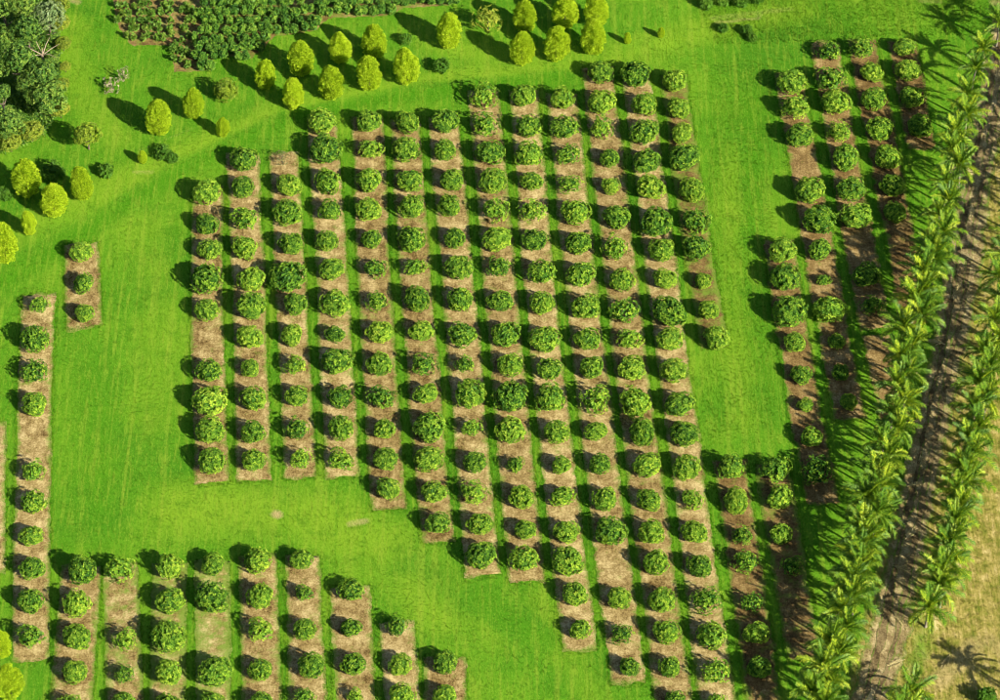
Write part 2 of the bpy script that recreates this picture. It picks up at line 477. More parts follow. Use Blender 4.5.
def in_poly(P, poly):
    x, y = P[:, 0], P[:, 1]
    inside = np.zeros(len(P), bool)
    n = len(poly)
    for i in range(n):
        x1, y1 = poly[i]
        x2, y2 = poly[(i + 1) % n]
        c = ((y1 > y) != (y2 > y)) & (x < (x2 - x1) * (y - y1) / (y2 - y1 + 1e-12) + x1)
        inside ^= c
    return inside


def wpoly(px):
    px = np.array(px, float)
    return at(px[:, 0], px[:, 1])[:, :2]


def strip_mask(P, margin=0.0):
    m = np.zeros(len(P), bool)
    for W, h, *_ in strips:
        lo, hi = W.min(0) - h - 0.5, W.max(0) + h + 0.5
        s = np.where((P[:, 0] > lo[0]) & (P[:, 0] < hi[0]) & (P[:, 1] > lo[1]) & (P[:, 1] < hi[1]))[0]
        if len(s) == 0: continue
        # flat ended: stay within the ends
        Q = P[s]
        d = dist_poly(Q, W)
        e0 = (Q - W[0]) @ (W[1] - W[0]) / np.linalg.norm(W[1] - W[0])
        e1 = (Q - W[-1]) @ (W[-2] - W[-1]) / np.linalg.norm(W[-2] - W[-1])
        m[s] |= (d < h + margin) & (e0 > -margin) & (e1 > -margin)
    return m


DRY_POLY = wpoly([(1200, -40), (1004, 30), (975, 160), (943, 280), (916, 420), (878, 560), (852, 660), (822, 800), (1300, 800)])
WEAR = [([(712, 18), (740, 15), (790, 9)], 1.2, 0.27), ([(716, 23), (760, 18)], 0.6, 0.35), ([(750, 33), (782, 32)], 0.7, 0.22),
        ([(140, 150), (165, 140), (196, 127)], 0.45, 0.25), ([(150, 143), (188, 130)], 0.4, 0.18),
        ([(276, 514), (278, 515)], 1.0, 0.52), ([(350, 524), (366, 521)], 0.9, 0.38), ([(230, 512), (300, 512), (360, 522)], 1.8, 0.06),
        ([(135, 172), (152, 172)], 0.9, 0.30), ([(165, 165), (178, 158)], 0.9, 0.22), ([(98, 148), (120, 160)], 1.5, 0.10), ([(118, 130), (128, 132)], 1.4, 0.15),
        ([(72, 0), (78, 2)], 1.0, 0.40), ([(69, 12), (72, 60), (68, 95)], 0.8, 0.14), ([(75, 70), (85, 68)], 1.0, 0.16),
        ([(440, 48), (480, 47)], 0.4, 0.18), ([(440, 58), (520, 56), (600, 56)], 2.0, 0.06), ([(660, 33), (720, 28)], 1.2, 0.16), ([(0, 222), (40, 208), (110, 176), (150, 160)], 0.5, 0.20), ([(8, 268), (60, 226), (112, 190)], 0.4, 0.18), ([(200, 128), (262, 104), (300, 108)], 0.7, 0.17), ([(420, 78), (500, 70), (560, 62)], 0.6, 0.15), ([(400, 88), (440, 82)], 0.5, 0.18),
        ([(170, 250), (172, 253)], 0.7, 0.16), ([(163, 275), (164, 283)], 0.6, 0.14), ([(140, 212), (150, 214)], 0.8, 0.12),
        ([(210, 345), (210, 352)], 1.3, 0.35), ([(85, 205), (110, 190), (150, 178)], 0.9, 0.10),
        ([(975, 645), (940, 680)], 2.2, 0.40), ([(990, 640), (1000, 650)], 2.0, 0.35), ([(995, 2), (1000, 3)], 1.5, 0.4), ([(920, 1), (940, 2)], 1.0, 0.3)]


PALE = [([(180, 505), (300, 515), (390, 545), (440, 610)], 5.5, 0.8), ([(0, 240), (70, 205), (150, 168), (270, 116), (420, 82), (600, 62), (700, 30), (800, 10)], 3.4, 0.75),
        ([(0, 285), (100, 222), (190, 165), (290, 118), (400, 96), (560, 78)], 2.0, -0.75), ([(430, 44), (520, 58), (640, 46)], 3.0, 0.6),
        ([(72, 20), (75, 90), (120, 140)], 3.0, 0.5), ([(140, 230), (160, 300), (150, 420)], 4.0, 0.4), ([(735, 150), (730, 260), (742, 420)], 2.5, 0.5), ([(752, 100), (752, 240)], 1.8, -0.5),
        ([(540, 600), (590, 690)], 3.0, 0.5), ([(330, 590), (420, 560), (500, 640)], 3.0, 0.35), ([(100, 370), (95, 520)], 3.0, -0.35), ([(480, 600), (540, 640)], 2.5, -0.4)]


def field(P):
    """dryness and wear of the turf at world points"""
    ins = in_poly(P, DRY_POLY)
    edge = dist_poly(P, np.vstack([DRY_POLY[1:8]]))
    dry = np.where(ins, np.clip(0.3 + edge / 2.5, 0, 1.0), np.clip(0.3 - edge / 2.5, 0, 1))
    rows = dist_poly(P, wpoly([(1004, 270), (960, 470), (925, 620), (905, 720)]))
    dry = dry - 0.35 * np.clip(1 - rows / 3.0, 0, 1) * ins
    gp = dist_poly(P, wpoly([(945, 628), (926, 640), (922, 662)]))
    dry = dry - 0.3 * np.clip(1 - gp / 5.0, 0, 1)
    wear = np.zeros(len(P))
    for px, r, s in WEAR:
        d = dist_poly(P, wpoly(px))
        wear = np.maximum(wear, 1.45 * s * np.clip(1.35 - d / r, 0, 1))
    # slightly worn ground right of the far-right field: wheel lines
    for off in (0, 14, 40, 52):
        d = dist_poly(P, wpoly([(1000 + off, 440), (975 + off, 560), (968 + off, 620)]))
        wear = np.maximum(wear, 0.32 * np.clip(1.3 - d / 0.45, 0, 1))
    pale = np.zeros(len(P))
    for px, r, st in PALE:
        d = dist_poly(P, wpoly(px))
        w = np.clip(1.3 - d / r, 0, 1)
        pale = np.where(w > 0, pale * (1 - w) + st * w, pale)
    return np.clip(dry, 0, 1), wear, pale


# turf sheet: fine in the middle, reaching to the horizon
def axis(lo, hi, step, far):
    inner = np.arange(lo, hi + step, step)
    outer = np.array([15, 40, 100, 250, 700, 1800, far])
    return np.concatenate([(lo - outer)[::-1], inner, hi + outer])


gx, gy = axis(-95, 95, 0.6, 5000.0), axis(-85, 100, 0.6, 6000.0)
XX, YY = np.meshgrid(gx, gy)
GV = np.stack([XX.ravel(), YY.ravel(), np.zeros(XX.size)], 1)
nx, ny = len(gx), len(gy)
ii = (np.arange(ny - 1)[:, None] * nx + np.arange(nx - 1)[None]).ravel()
GF = np.stack([ii, ii + 1, ii + nx + 1, ii + nx], 1)
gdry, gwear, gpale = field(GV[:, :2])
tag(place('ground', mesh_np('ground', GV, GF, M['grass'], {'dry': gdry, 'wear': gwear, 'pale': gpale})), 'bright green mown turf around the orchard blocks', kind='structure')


def ribbon(name, W, half, mat, z, jag=0.22, step=0.35, across=10, relief=0.03, weed=0.0, label=None, square=True):
    seg = np.hypot(*np.diff(W, axis=0).T)
    s = np.concatenate([[0], np.cumsum(seg)])
    n = max(4, int(s[-1] / step))
    t = np.linspace(0, s[-1], n)
    C = np.stack([np.interp(t, s, W[:, 0]), np.interp(t, s, W[:, 1])], 1)
    T = np.gradient(C, axis=0)
    T /= np.linalg.norm(T, axis=1)[:, None]
    N = np.stack([T[:, 1], -T[:, 0]], 1)

    def wob(k):
        a = rng.normal(0, 1, n)
        a = np.convolve(a, np.ones(3) / 3, 'same')
        b = np.convolve(rng.normal(0, 1, n + 24), np.ones(25) / 25, 'valid')[:n] * 3.0
        return (a * 0.6 + b * 0.7) * k
    hl, hr = half + wob(jag), half + wob(jag)
    f = np.linspace(-1, 1, across)
    V = np.zeros((n, across, 3))
    for j, q in enumerate(f):
        w = np.where(q < 0, hl, hr) * q
        V[:, j, :2] = C + N * w[:, None]
        V[:, j, 2] = z
    endw = np.stack([np.convolve(rng.normal(0, 0.45, across + 2), np.ones(3) / 3, 'valid') for _ in range(2)])
    V[0, :, :2] += T[0] * endw[0][:, None]
    V[-1, :, :2] += T[-1] * endw[1][:, None]
    V[1:-1, 1:-1, 2] += np.abs(rng.normal(0, relief, (n - 2, across - 2)))
    idx = (np.arange(n - 1)[:, None] * across + np.arange(across - 1)[None]).ravel()
    F = np.stack([idx, idx + across, idx + across + 1, idx + 1], 1)
    edge = np.clip((np.abs(f) - 0.55) / 0.45, 0, 1)[None, :] * np.ones((n, 1))
    tt = np.minimum(t, s[-1] - t)[:, None]
    edge = np.maximum(edge, np.clip(1 - tt / 1.2, 0, 1))
    slow = np.convolve(rng.normal(0, 1, n + 20), np.ones(21) / 21, 'valid')[:n, None]
    wd = (weed + 0.30 * edge ** 2 + rng.normal(0, 0.03, (n, across)) + 0.10 * slow).ravel()
    o = place(name, mesh_np(name, V.reshape(-1, 3), F, mat, {'weed': wd}, True))
    tag(o, label, kind='structure')
    return o


for i, (W, h, nm, mt, wd) in enumerate(strips):
    ribbon(nm, W, h, M[mt], 0.012 + 0.001 * (i % 3), jag=0.34 if mt == 'brown' else 0.22, weed=wd, label='strip of dry mulched soil under a row of orchard trees')
ribbon('dirt_track', TRACK_W, 2.5, M['track'], 0.012, jag=0.45, step=0.5, relief=0.012, label='dirt track between the two palm rows')
for k, off in enumerate((-0.85, 0.85)):
    T = np.gradient(TRACK_W, axis=0)
    T /= np.linalg.norm(T, axis=1)[:, None]
    N = np.stack([T[:, 1], -T[:, 0]], 1)
    ribbon('wheel_rut', TRACK_W + N * off, 0.40, M['rut'], 0.058 + 0.003 * k, jag=0.30, step=0.5, across=4, relief=0.0, label='dark wheel rut along the dirt track')
PLOT_A = [(110, -25), (116, 22), (130, 45), (173, 45), (174, 72), (206, 71), (214, 50), (206, -25)]
PLOT_B = [(200, -25), (207, 68), (218, 54), (252, 59), (275, 36), (316, 31), (329, 18), (387, 16), (404, 8), (452, 5), (458, -25)]


def patch(name, px, mat, z, label, weed=0.0):
    W = wpoly(px)
    P = []
    for a, b in zip(W, np.roll(W, -1, 0)):
        n = max(2, int(np.hypot(*(b - a)) / 0.5))
        for t in np.linspace(0, 1, n, endpoint=False):
            P.append(a + (b - a) * t + rng.normal(0, 0.13, 2))
    me = bpy.data.meshes.new(name)
    me.from_pydata([(p[0], p[1], z) for p in P], [], [list(range(len(P)))])
    me.update()
    if me.polygons[0].normal.z < 0: me.flip_normals()
    a = me.attributes.new('weed', 'FLOAT', 'POINT')
    a.data.foreach_set('value', np.full(len(P), weed, np.float32))
    me.materials.append(mat)
    tag(place(name, me), label, kind='structure')


patch('crop_bed', PLOT_A, M['brown'], 0.012, 'bare brown soil of the sparse crop plot', 0.13)
patch('crop_bed', PLOT_B, M['brown'], 0.016, 'shaded soil of the dense crop plot', 0.2)


# ------------------------------------------------------------------ mesh builders for plants
def unit(a):
    return a / (np.linalg.norm(a, axis=-1, keepdims=True) + 1e-9)


def leaf_cards(P, D, Nn, L, W, fold=0.25):
    """folded two-triangle leaves: P base, D long axis, Nn upper side"""
    D = unit(D)
    Sd = unit(np.cross(Nn, D))
    Nn = np.cross(D, Sd)
    L = np.asarray(L)[:, None]
    W = np.asarray(W)[:, None]
    mid = P + D * L * 0.5
    a = mid + Sd * W * 0.5 + Nn * W * fold
    b = mid - Sd * W * 0.5 + Nn * W * fold
    tip = P + D * L - Nn * L * 0.12
    V = np.stack([P, a, tip, b], 1).reshape(-1, 3)
    i = np.arange(len(P))[:, None] * 4
    F = np.concatenate([i + [0, 2, 1], i + [0, 3, 2]], 0)
    return V, F


def sphere_pts(n):
    v = rng.normal(0, 1, (n, 3))
    return unit(v)


def lobed(dirs, k, amp):
    """bumpy radius factor"""
    c = sphere_pts(k)
    h = rng.uniform(0.4, 1.0, k)
    d = dirs @ c.T
    return 1.0 - amp * 0.5 + amp * (np.clip((d - 0.72) / 0.28, 0, 1) * h).max(1)


def crown_mesh(name, mat, rad, n_ros, per, leaf_l, leaf_w, lobes=22, amp=0.30, inner=0.25, up=0.25, low=-0.75, droop=0.25, core=0.8):
    """leaf rosettes over a bumpy ellipsoid (centred at the origin, half axes rad)"""
    d = sphere_pts(n_ros * 3)
    d = d[d[:, 2] > low][:n_ros]
    r = lobed(d, lobes, amp)
    inn = rng.random(len(d)) < inner
    r = np.where(inn, r * rng.uniform(0.45, 0.85, len(d)), r * rng.uniform(0.93, 1.03, len(d)))
    C = d * r[:, None] * np.array(rad)
    nrm = unit(d / np.array(rad))
    n = len(d) * per
    Cr = np.repeat(C, per, 0)
    Nr = np.repeat(nrm, per, 0)
    tang = unit(np.cross(Nr, sphere_pts(n)))
    D = tang + Nr * rng.uniform(-droop, 0.75, (n, 1)) + np.array([0, 0, up])
    Ls = leaf_l * rng.uniform(0.65, 1.25, n)
    Ws = leaf_w * rng.uniform(0.7, 1.2, n)
    Nf = unit(Nr + 0.55 * sphere_pts(n) + np.array([0, 0, 0.35]))
    V, F = leaf_cards(Cr + sphere_pts(n) * leaf_l * 0.15, D, Nf, Ls, Ws)
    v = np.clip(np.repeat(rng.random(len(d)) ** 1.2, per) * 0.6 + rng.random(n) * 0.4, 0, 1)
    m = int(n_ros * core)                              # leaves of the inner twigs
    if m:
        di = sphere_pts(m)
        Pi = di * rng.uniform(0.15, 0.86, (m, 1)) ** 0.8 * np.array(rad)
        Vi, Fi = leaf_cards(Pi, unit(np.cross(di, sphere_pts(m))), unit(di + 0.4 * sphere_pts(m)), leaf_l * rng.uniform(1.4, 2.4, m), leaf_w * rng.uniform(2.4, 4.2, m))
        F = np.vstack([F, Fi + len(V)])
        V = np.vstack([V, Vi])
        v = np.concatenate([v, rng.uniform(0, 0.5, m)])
    return mesh_np(name, V, F, mat, {'v': np.repeat(v, 4)})


def tube(P, R, k=7):
    """tapered tube along points"""
    P = np.array(P, float)
    n = len(P)
    T = unit(np.gradient(P, axis=0))
    ref = np.array([0.31, 0.95, 0.0])
    A = unit(np.cross(T, ref))
    B = np.cross(T, A)
    ang = np.linspace(0, 2 * PI, k, endpoint=False)
    R = np.array(R, float)
    V = P[:, None] + R[:, None, None] * (np.cos(ang)[None, :, None] * A[:, None] + np.sin(ang)[None, :, None] * B[:, None])
    F = []
    for i in range(n - 1):
        for j in range(k):
            F.append((i * k + j, i * k + (j + 1) % k, (i + 1) * k + (j + 1) % k, (i + 1) * k + j))
    return V.reshape(-1, 3), np.array(F)


def join(parts):
    Vs, Fs, o = [], [], 0
    for V, F in parts:
        Vs.append(V)
        Fs.append(F + o)
        o += len(V)
    return np.vstack(Vs), np.vstack(Fs)


def trunk_mesh(name, h, r, spread, nl=5, mat=None, fork=0.4):
    parts = [tube([(0, 0, -0.15), (0, 0, h * 0.1), (0.03, 0.02, h * fork), (0.02, -0.03, h * 0.95)], [r * 1.35, r, r * 0.8, r * 0.3])]
    for i in range(nl):
        a = 2 * PI * i / nl + rng.uniform(-0.3, 0.3)
        z0 = h * (fork * 0.8 + rng.uniform(0, 0.3))
        e = spread * rng.uniform(0.6, 0.9)
        parts.append(tube([(0, 0, z0), (math.cos(a) * e * 0.5, math.sin(a) * e * 0.5, z0 + e * 0.35), (math.cos(a) * e, math.sin(a) * e, z0 + e * 0.75)],
                          [r * 0.6, r * 0.42, r * 0.15], 6))
    V, F = join(parts)
    return mesh_np(name, V, F, mat or M['bark'], None, True)


# ------------------------------------------------------------------ orchard trees
ORCH_R = 2.05
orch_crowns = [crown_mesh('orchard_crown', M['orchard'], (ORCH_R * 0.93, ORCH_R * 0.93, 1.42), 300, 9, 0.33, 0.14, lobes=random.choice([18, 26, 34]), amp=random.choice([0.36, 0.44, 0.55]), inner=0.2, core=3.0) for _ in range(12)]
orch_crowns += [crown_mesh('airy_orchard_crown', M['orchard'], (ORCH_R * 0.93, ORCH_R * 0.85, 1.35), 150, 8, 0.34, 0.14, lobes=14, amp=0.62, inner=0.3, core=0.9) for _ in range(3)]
pale_crown = crown_mesh('thin_crown', M['orchard_pale'], (1.7, 1.7, 1.2), 45, 6, 0.38, 0.15, amp=0.5, inner=0.5, core=0.0)
orch_trunks = [trunk_mesh('orchard_trunk', 1.75, 0.10, 1.3) for _ in range(3)]


def orchard_tree(x, y, w, label, group):
    thin = w < 0
    w = abs(w)
    r0 = 2.0
    for _ in range(3):                                # crown centre height follows the size
        zc = 0.05 + 0.66 * r0
        p = at(x, y, zc)
        r0 = w / 8.0 / pxpm(p)
    s = r0 / ORCH_R
    t = empty('orchard_tree', (p[0], p[1], 0), random.uniform(0, 2 * PI))
    tag(t, label, 'tree', group)
    zs = s * random.uniform(0.92, 1.08)
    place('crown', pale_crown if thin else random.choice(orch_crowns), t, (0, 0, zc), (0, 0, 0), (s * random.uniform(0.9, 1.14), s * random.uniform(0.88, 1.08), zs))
    place('trunk', random.choice(orch_trunks), t, (0, 0, 0), (0, 0, 0), (s, s, s))


def size_word(w):
    if w < 0: return 'thin dry pale'
    if w < 85: return 'small round green'
    if w > 122: return 'large round green'
    return 'round green'


def block(cols, place_words, group):
    for ci, c in enumerate(cols):
        for ti, (x, y, w) in enumerate(c):
            if len(cols) > 1:
                lab = '%s orchard tree, %s from top in %s column of %s' % (size_word(w), ordinal(ti + 1), ordinal(ci + 1), place_words)
            else:
                lab = '%s orchard tree, %s from top in %s' % (size_word(w), ordinal(ti + 1), place_words)
            orchard_tree(x, y, w, lab, group)


block(MAIN, 'large middle block', 'trees of the large middle orchard block')
block(RIGHT, 'block beside palms', 'orchard trees beside the palms')
block(LOWER, 'lower left block', 'trees of the lower left orchard block')
block(EDGE, 'the single column at left edge', 'orchard trees along the left edge')
block(SMALL, 'the short soil patch at left', 'orchard trees on the short soil patch')


# ------------------------------------------------------------------ golden egg-shaped trees
def egg_mesh(name, mat, n, leaf_l=0.30, leaf_w=0.17):
    """dense egg crown, height 1.0 x 2R units scaled later: half width 1.95 m, height 5.8 m, foot at z 0"""
    W, H = 1.95, 5.8
    z = rng.beta(1.25, 1.25, n)
    ph = rng.uniform(0, 2 * PI, n)
    prof = np.sin(PI * np.clip(z, 0, 1) ** 0.80) ** 0.43
    # vertical sprays
    k = 95
    pc = rng.uniform(0, 2 * PI, k)
    zc = rng.uniform(0.02, 0.98, k)
    dd = np.minimum(((np.cos(ph[:, None] - pc[None]) < 0.93) * 1.0 + ((z[:, None] - zc[None]) / 0.085) ** 2 + (1 - np.cos(ph[:, None] - pc[None])) * 30).min(1), 1.5)
    r = W * prof * (1.03 - 0.26 * dd) * rng.uniform(0.86, 1.02, n) * np.where(rng.random(n) < 0.22, rng.uniform(0.45, 0.85, n), 1.0)
    P = np.stack([np.cos(ph) * r, np.sin(ph) * r, 0.08 + z * (H - 0.25)], 1)
    out = np.stack([np.cos(ph), np.sin(ph), (z - 0.45) * 1.2], 1)
    out = unit(out)
    D = out * 0.6 + np.array([0, 0, 0.55]) + sphere_pts(n) * 0.7
    Nf = unit(out + sphere_pts(n) * 0.5)
    V, F = leaf_cards(P, D, Nf, leaf_l * rng.uniform(0.7, 1.3, n), leaf_w * rng.uniform(0.7, 1.2, n))
    return mesh_np(name, V, F, mat, {'v': np.repeat(np.clip(rng.random(n) * 0.75 + 0.2, 0, 1), 4)})


gold_crowns = [egg_mesh('golden_crown', M['gold'], 7000, 0.27, 0.14) for _ in range(5)]
gold_trunk = trunk_mesh('golden_trunk', 2.4, 0.13, 0.7, 5)
GL = {0: 'beside a pale leafless shrub', 1: 'just right of the biggest lone golden tree', 2: 'small one on the turf above the orchard', 3: 'tiny one on worn turf'}
GOLD_LABEL = [
    'tall golden egg-shaped tree standing alone right of the pale blossoming shrub',
    'golden egg-shaped tree directly left of the greener round tree',
    'small golden tree on open turf below the greener round tree',
    'tiny golden shrub on turf by the low leafy weeds',
    'big golden tree at left edge, upper of the left-edge cluster',
    'golden tree in the middle of the left-edge cluster, lowest trio',
    'golden tree on the right of the left-edge cluster',
    'small narrow golden tree below the left-edge cluster',
    'golden tree cut off by the left edge beside the open lawn',
    'leftmost golden tree of the upper row in the golden grove below crops',
    'second golden tree of the upper row in the golden grove below crops',
    'third golden tree of the upper row in the golden grove below crops',
    'rightmost golden tree of the upper row in the golden grove below crops',
    'leftmost golden tree of the lower row in the golden grove below crops',
    'second golden tree of the lower row in the golden grove below crops',
    'third golden tree of the lower row in the golden grove below crops',
    'rightmost golden tree of the lower row in the golden grove below crops',
    'single golden tree near the top between the two golden groves',
    'upper left golden tree of the six at the top edge',
    'upper middle golden tree of the six at the top edge',
    'upper right golden tree of the six at the top edge',
    'lower left golden tree of the six at the top edge',
    'lower middle golden tree of the six at the top edge',
    'lower right golden tree of the six at the top edge',
    'tiny golden shrub right of the six trees, left of two',
    'tiny golden shrub right of the six trees, right of two',
    'small golden tree peeking in at the left edge low down',
    'golden tree in the bottom left corner of the photo',
]
for i, (x, y, w, h) in enumerate(GOLD):
    H = 5.5
    for _ in range(4):
        p = at(x, y, H * 0.5)
        s = pxpm(p)
        wp, hp = w / 4.0, h / 4.0
        H = math.sqrt(max(hp * hp - (wp * sd * 0.88) ** 2, 4.0)) / cd / s
    rw = wp / 2 / s
    t = empty('golden_tree', (p[0], p[1], 0), random.uniform(0, 6.28))
    tag(t, GOLD_LABEL[i], 'tree', 'golden egg-shaped trees')
    sx = rw / 2.02
    place('crown', gold_crowns[i % 5], t, (0, 0, 0), (random.uniform(-.05, .05), random.uniform(-.05, .05), 0), (sx * random.uniform(.94, 1.06), sx * random.uniform(.94, 1.06), H / 6.1))
    place('trunk', gold_trunk, t, (0, 0, 0), (0, 0, 0), (sx, sx, H / 5.8))


# ------------------------------------------------------------------ other single trees and shrubs
def single_tree(name, x, y, w, zc, mesh, base_r, base_h, label, cat='tree', group=None, squash=1.0, trunk=None):
    p = at(x, y, zc)
    s = w / 8.0 / pxpm(p) / base_r
    if group == 'trees of the left wood' and zc > 2.4: s *= 1.28
    t = empty(name, (p[0], p[1], 0), random.uniform(0, 6.28))
    tag(t, label, cat, group)
    place('crown', mesh, t, (0, 0, zc), (0, 0, 0), (s, s, s * squash))
    k = zc / base_h
    place('trunk', trunk, t, (0, 0, 0), (0, 0, 0), (k, k, k))
    return t


big_trunk = trunk_mesh('tree_trunk', 4.6, 0.16, 1.3, 6)
small_trunk = trunk_mesh('shrub_trunk', 1.2, 0.06, 0.6, 5)
f_dark = [crown_mesh('forest_crown', M['forest'], (2.9, 2.9, 2.5), 400, 9, 0.44, 0.19, 18, 0.70, 0.25, core=0.6) for _ in range(3)]
f_pale = crown_mesh('pale_crown', M['forest_pale'], (3.0, 3.0, 2.6), 330, 7, 0.42, 0.18, 18, 0.5, 0.3)
f_yel = crown_mesh('yellow_crown', M['forest_yellow'], (3.0, 3.0, 2.4), 330, 7, 0.55, 0.22, 24, 0.40, 0.3)
FOREST = [  # x, y, width (quarter px), centre height, kind, words
    (3, 4, 84, 5.0, 0, 'dark leafy tree in the top left corner of the wood'),
    (23, 3, 92, 5.6, 0, 'dark green tree at the top edge of the left wood'),
    (48, 14, 104, 4.6, 1, 'pale silvery-leaved tree at the top right of the left wood'),
    (27, 29, 98, 4.4, 0, 'dark green tree below the pale one in the left wood'),
    (4, 36, 74, 3.4, 0, 'dark tree at the left edge below the corner of the wood'),
    (17, 58, 104, 5.6, 0, 'broad dark tree mid wood left of the dead branches'),
    (-5, 66, 80, 4.0, 0, 'dark tree cut by the left edge mid wood'),
    (42, 73, 92, 4.2, 0, 'dark green tree just below the dead branches'),
    (27, 84, 66, 3.0, 0, 'small dark tree in the shaded middle of the wood'),
    (47, 97, 112, 2.5, 0, 'broad green tree bulging from the right side of the wood'),
    (2, 92, 52, 4.4, 0, 'small dark tree at the left edge in the lower wood'),
    (60, 108, 80, 2.0, 2, 'low yellowish shrub at the right rim of the wood'),
    (9, 122, 92, 3.6, 0, 'green tree at the lower left end of the wood'),
    (31, 130, 92, 2.3, 2, 'yellow-tipped tree at the lowest end of the wood'),
    (10, 141, 90, 2.2, 2, 'yellowish shrub at the lower left tip of the wood'),
    (63, 43, 60, 1.6, 2, 'bright yellow-green shrub beside the dead branches'),
    (65, 66, 45, 1.3, 2, 'narrow yellow-green shrub at the rim below the dead branches'),
    (61, 22, 70, 1.7, 2, 'yellow-green shrub at the rim beside the pale tree'),
    (60, 5, 70, 1.7, 2, 'yellow-green shrub at the rim at the top edge'),
    (62, 84, 60, 1.5, 2, 'yellow-green shrub at the rim beside the broad green tree'),
    (52, 36, 56, 1.6, 0, 'dark shrub behind the dead branches'),
    (52, 60, 50, 1.3, 0, 'dark low shrub in front of the dead branches'),
    (33, 45, 50, 1.6, 0, 'dark shrub left of the dead branches'),
]
for i, (x, y, w, zc, k, lab) in enumerate(FOREST):
    if zc > 2.4: zc += 1.4
    single_tree('forest_tree' if zc > 2.4 else 'rim_shrub', x, y, w, zc, [f_dark[i % 3], f_pale, f_yel][k], 3.0, 5.0, lab, 'tree' if zc > 2.4 else 'shrub', 'trees of the left wood', 1.0 if zc > 2.4 else 0.75, big_trunk)

# tangled undergrowth filling the wood's floor
WOOD = wpoly([(-40, -40), (57, -40), (60, 30), (61, 70), (60, 112), (44, 136), (20, 152), (-40, 156)])
U = np.stack([rng.uniform(WOOD[:, 0].min(), WOOD[:, 0].max(), 26000), rng.uniform(WOOD[:, 1].min(), WOOD[:, 1].max(), 26000)], 1)
U = U[in_poly(U, WOOD)]
bump_c = U[rng.integers(0, len(U), 60)]
near = np.min([np.hypot(*(U - c).T) for c in bump_c], 0)
UP = np.column_stack([U, np.clip(1.7 - near * 0.75, 0.15, 2) * rng.uniform(0.5, 1.0, len(U))])
uV, uF = leaf_cards(UP, sphere_pts(len(U)) + [0, 0, 0.3], unit(sphere_pts(len(U)) * 0.7 + [0, 0, 1]), rng.uniform(0.35, 0.7, len(U)), rng.uniform(0.15, 0.32, len(U)))
tag(place('undergrowth', mesh_np('undergrowth', uV, uF, M['forest'], {'v': np.repeat(rng.random(len(U)) * 0.8, 4)})), 'dark tangled undergrowth on the floor of the left wood', 'undergrowth', kind='stuff')

# dead branching tree in the wood's gap
p = at(42, 54, 1.5)
t = tag(empty('dead_tree', (p[0], p[1], 0)), 'bare grey-brown dead branches in the gap of the left wood', 'tree')
parts = [tube([(0, 0, -0.1), (0.1, 0, 1.5), (0.2, 0.1, 2.6)], [0.16, 0.12, 0.06])]
place('trunk', mesh_np('dead_trunk', *join(parts), M['dead_wood'], None, True), t)
for k in range(7):
    a = k * 0.9 + 0.3
    L = random.uniform(1.8, 3.2)
    V, F = tube([(0.1, 0, 1.3), (math.cos(a) * L * .5, math.sin(a) * L * .5, 2.2), (math.cos(a) * L, math.sin(a) * L, 2.3 + random.uniform(-.4, .8))], [0.09, 0.07, 0.02], 6)
    place('branch', mesh_np('dead_branch', V, F, M['dead_wood'], None, True), t)

g_crown = crown_mesh('greener_crown', M['gold_green'], (2.0, 2.0, 1.8), 230, 8, 0.36, 0.18, 22, 0.3)
single_tree('round_tree', 226, 90, 92, 1.75, g_crown, 2.0, 5.0, 'greener round tree right of two golden trees', 'tree', None, 1.0, big_trunk)
lol = crown_mesh('lollipop_crown', M['gold_green'], (2.0, 2.0, 1.7), 210, 8, 0.36, 0.18, 20, 0.4)
single_tree('young_tree', 87, 134, 100, 3.1, lol, 2.0, 3.4, 'yellow-green lopsided young tree on a bare trunk below the wood', 'tree', None, 1.0, big_trunk)
loose = crown_mesh('loose_crown', M['forest_yellow'], (2.0, 2.0, 1.7), 120, 7, 0.42, 0.17, 18, 0.55, 0.4, core=0.15)
single_tree('loose_tree', 488, 19, 110, 2.4, loose, 2.0, 3.0, 'loose pale green tree at the top beside the golden grove', 'tree', None, 1.0, big_trunk)
weed_crown = [crown_mesh('weed_crown', M['weed'], (1.0, 1.0, 0.8), 70, 7, 0.40, 0.13, 10, 0.5, 0.3, 0.5) for _ in range(3)]
BUSH = [(441, 66, 66, 0.9, 'ragged dark green weed bush right of the lower golden row'), (53, 171, 85, 1.0, 'dark green bush shaded between the left golden trees'),
        (106, 171, 62, 0.8, 'small green bush right of the left golden cluster'), (4, 194, 60, 0.8, 'small green bush at left edge below the big golden tree'),
        (163, 153, 70, 0.45, 'left clump of low leafy weeds on the turf'), (172, 158, 50, 0.4, 'right clump of low leafy weeds on the turf'),
        (405, 39, 50, 0.6, 'small green bush in tree shadow right of the upper golden row'),
        (723, 28, 44, 0.45, 'left clump of tall weeds on the upper right turf'), (746, 30, 52, 0.5, 'middle clump of tall weeds on the upper right turf'),
        (752, 38, 44, 0.4, 'lower clump of tall weeds on the upper right turf'), (706, 3, 60, 0.7, 'leftmost dark green shrub on the upper right top edge'),
        (722, -1, 66, 0.8, 'second dark green shrub on the upper right top edge'), (741, 0, 66, 0.8, 'third dark green shrub on the upper right top edge'),
        (757, -2, 60, 0.8, 'rightmost dark green shrub on the upper right top edge'),
        (987, 697, 80, 0.9, 'green bush in the bottom right corner on dry grass')]
for x, y, w, zc, lab in BUSH:
    single_tree('weed_bush', x, y, w, zc, random.choice(weed_crown), 1.0, 1.2, lab, 'bush', 'low bushes and weeds', 1.0, small_trunk)
bl = crown_mesh('blossom_crown', M['blossom'], (1.0, 1.0, 0.8), 44, 6, 0.22, 0.12, 8, 0.6, 0.5, 0.4, core=0.0)
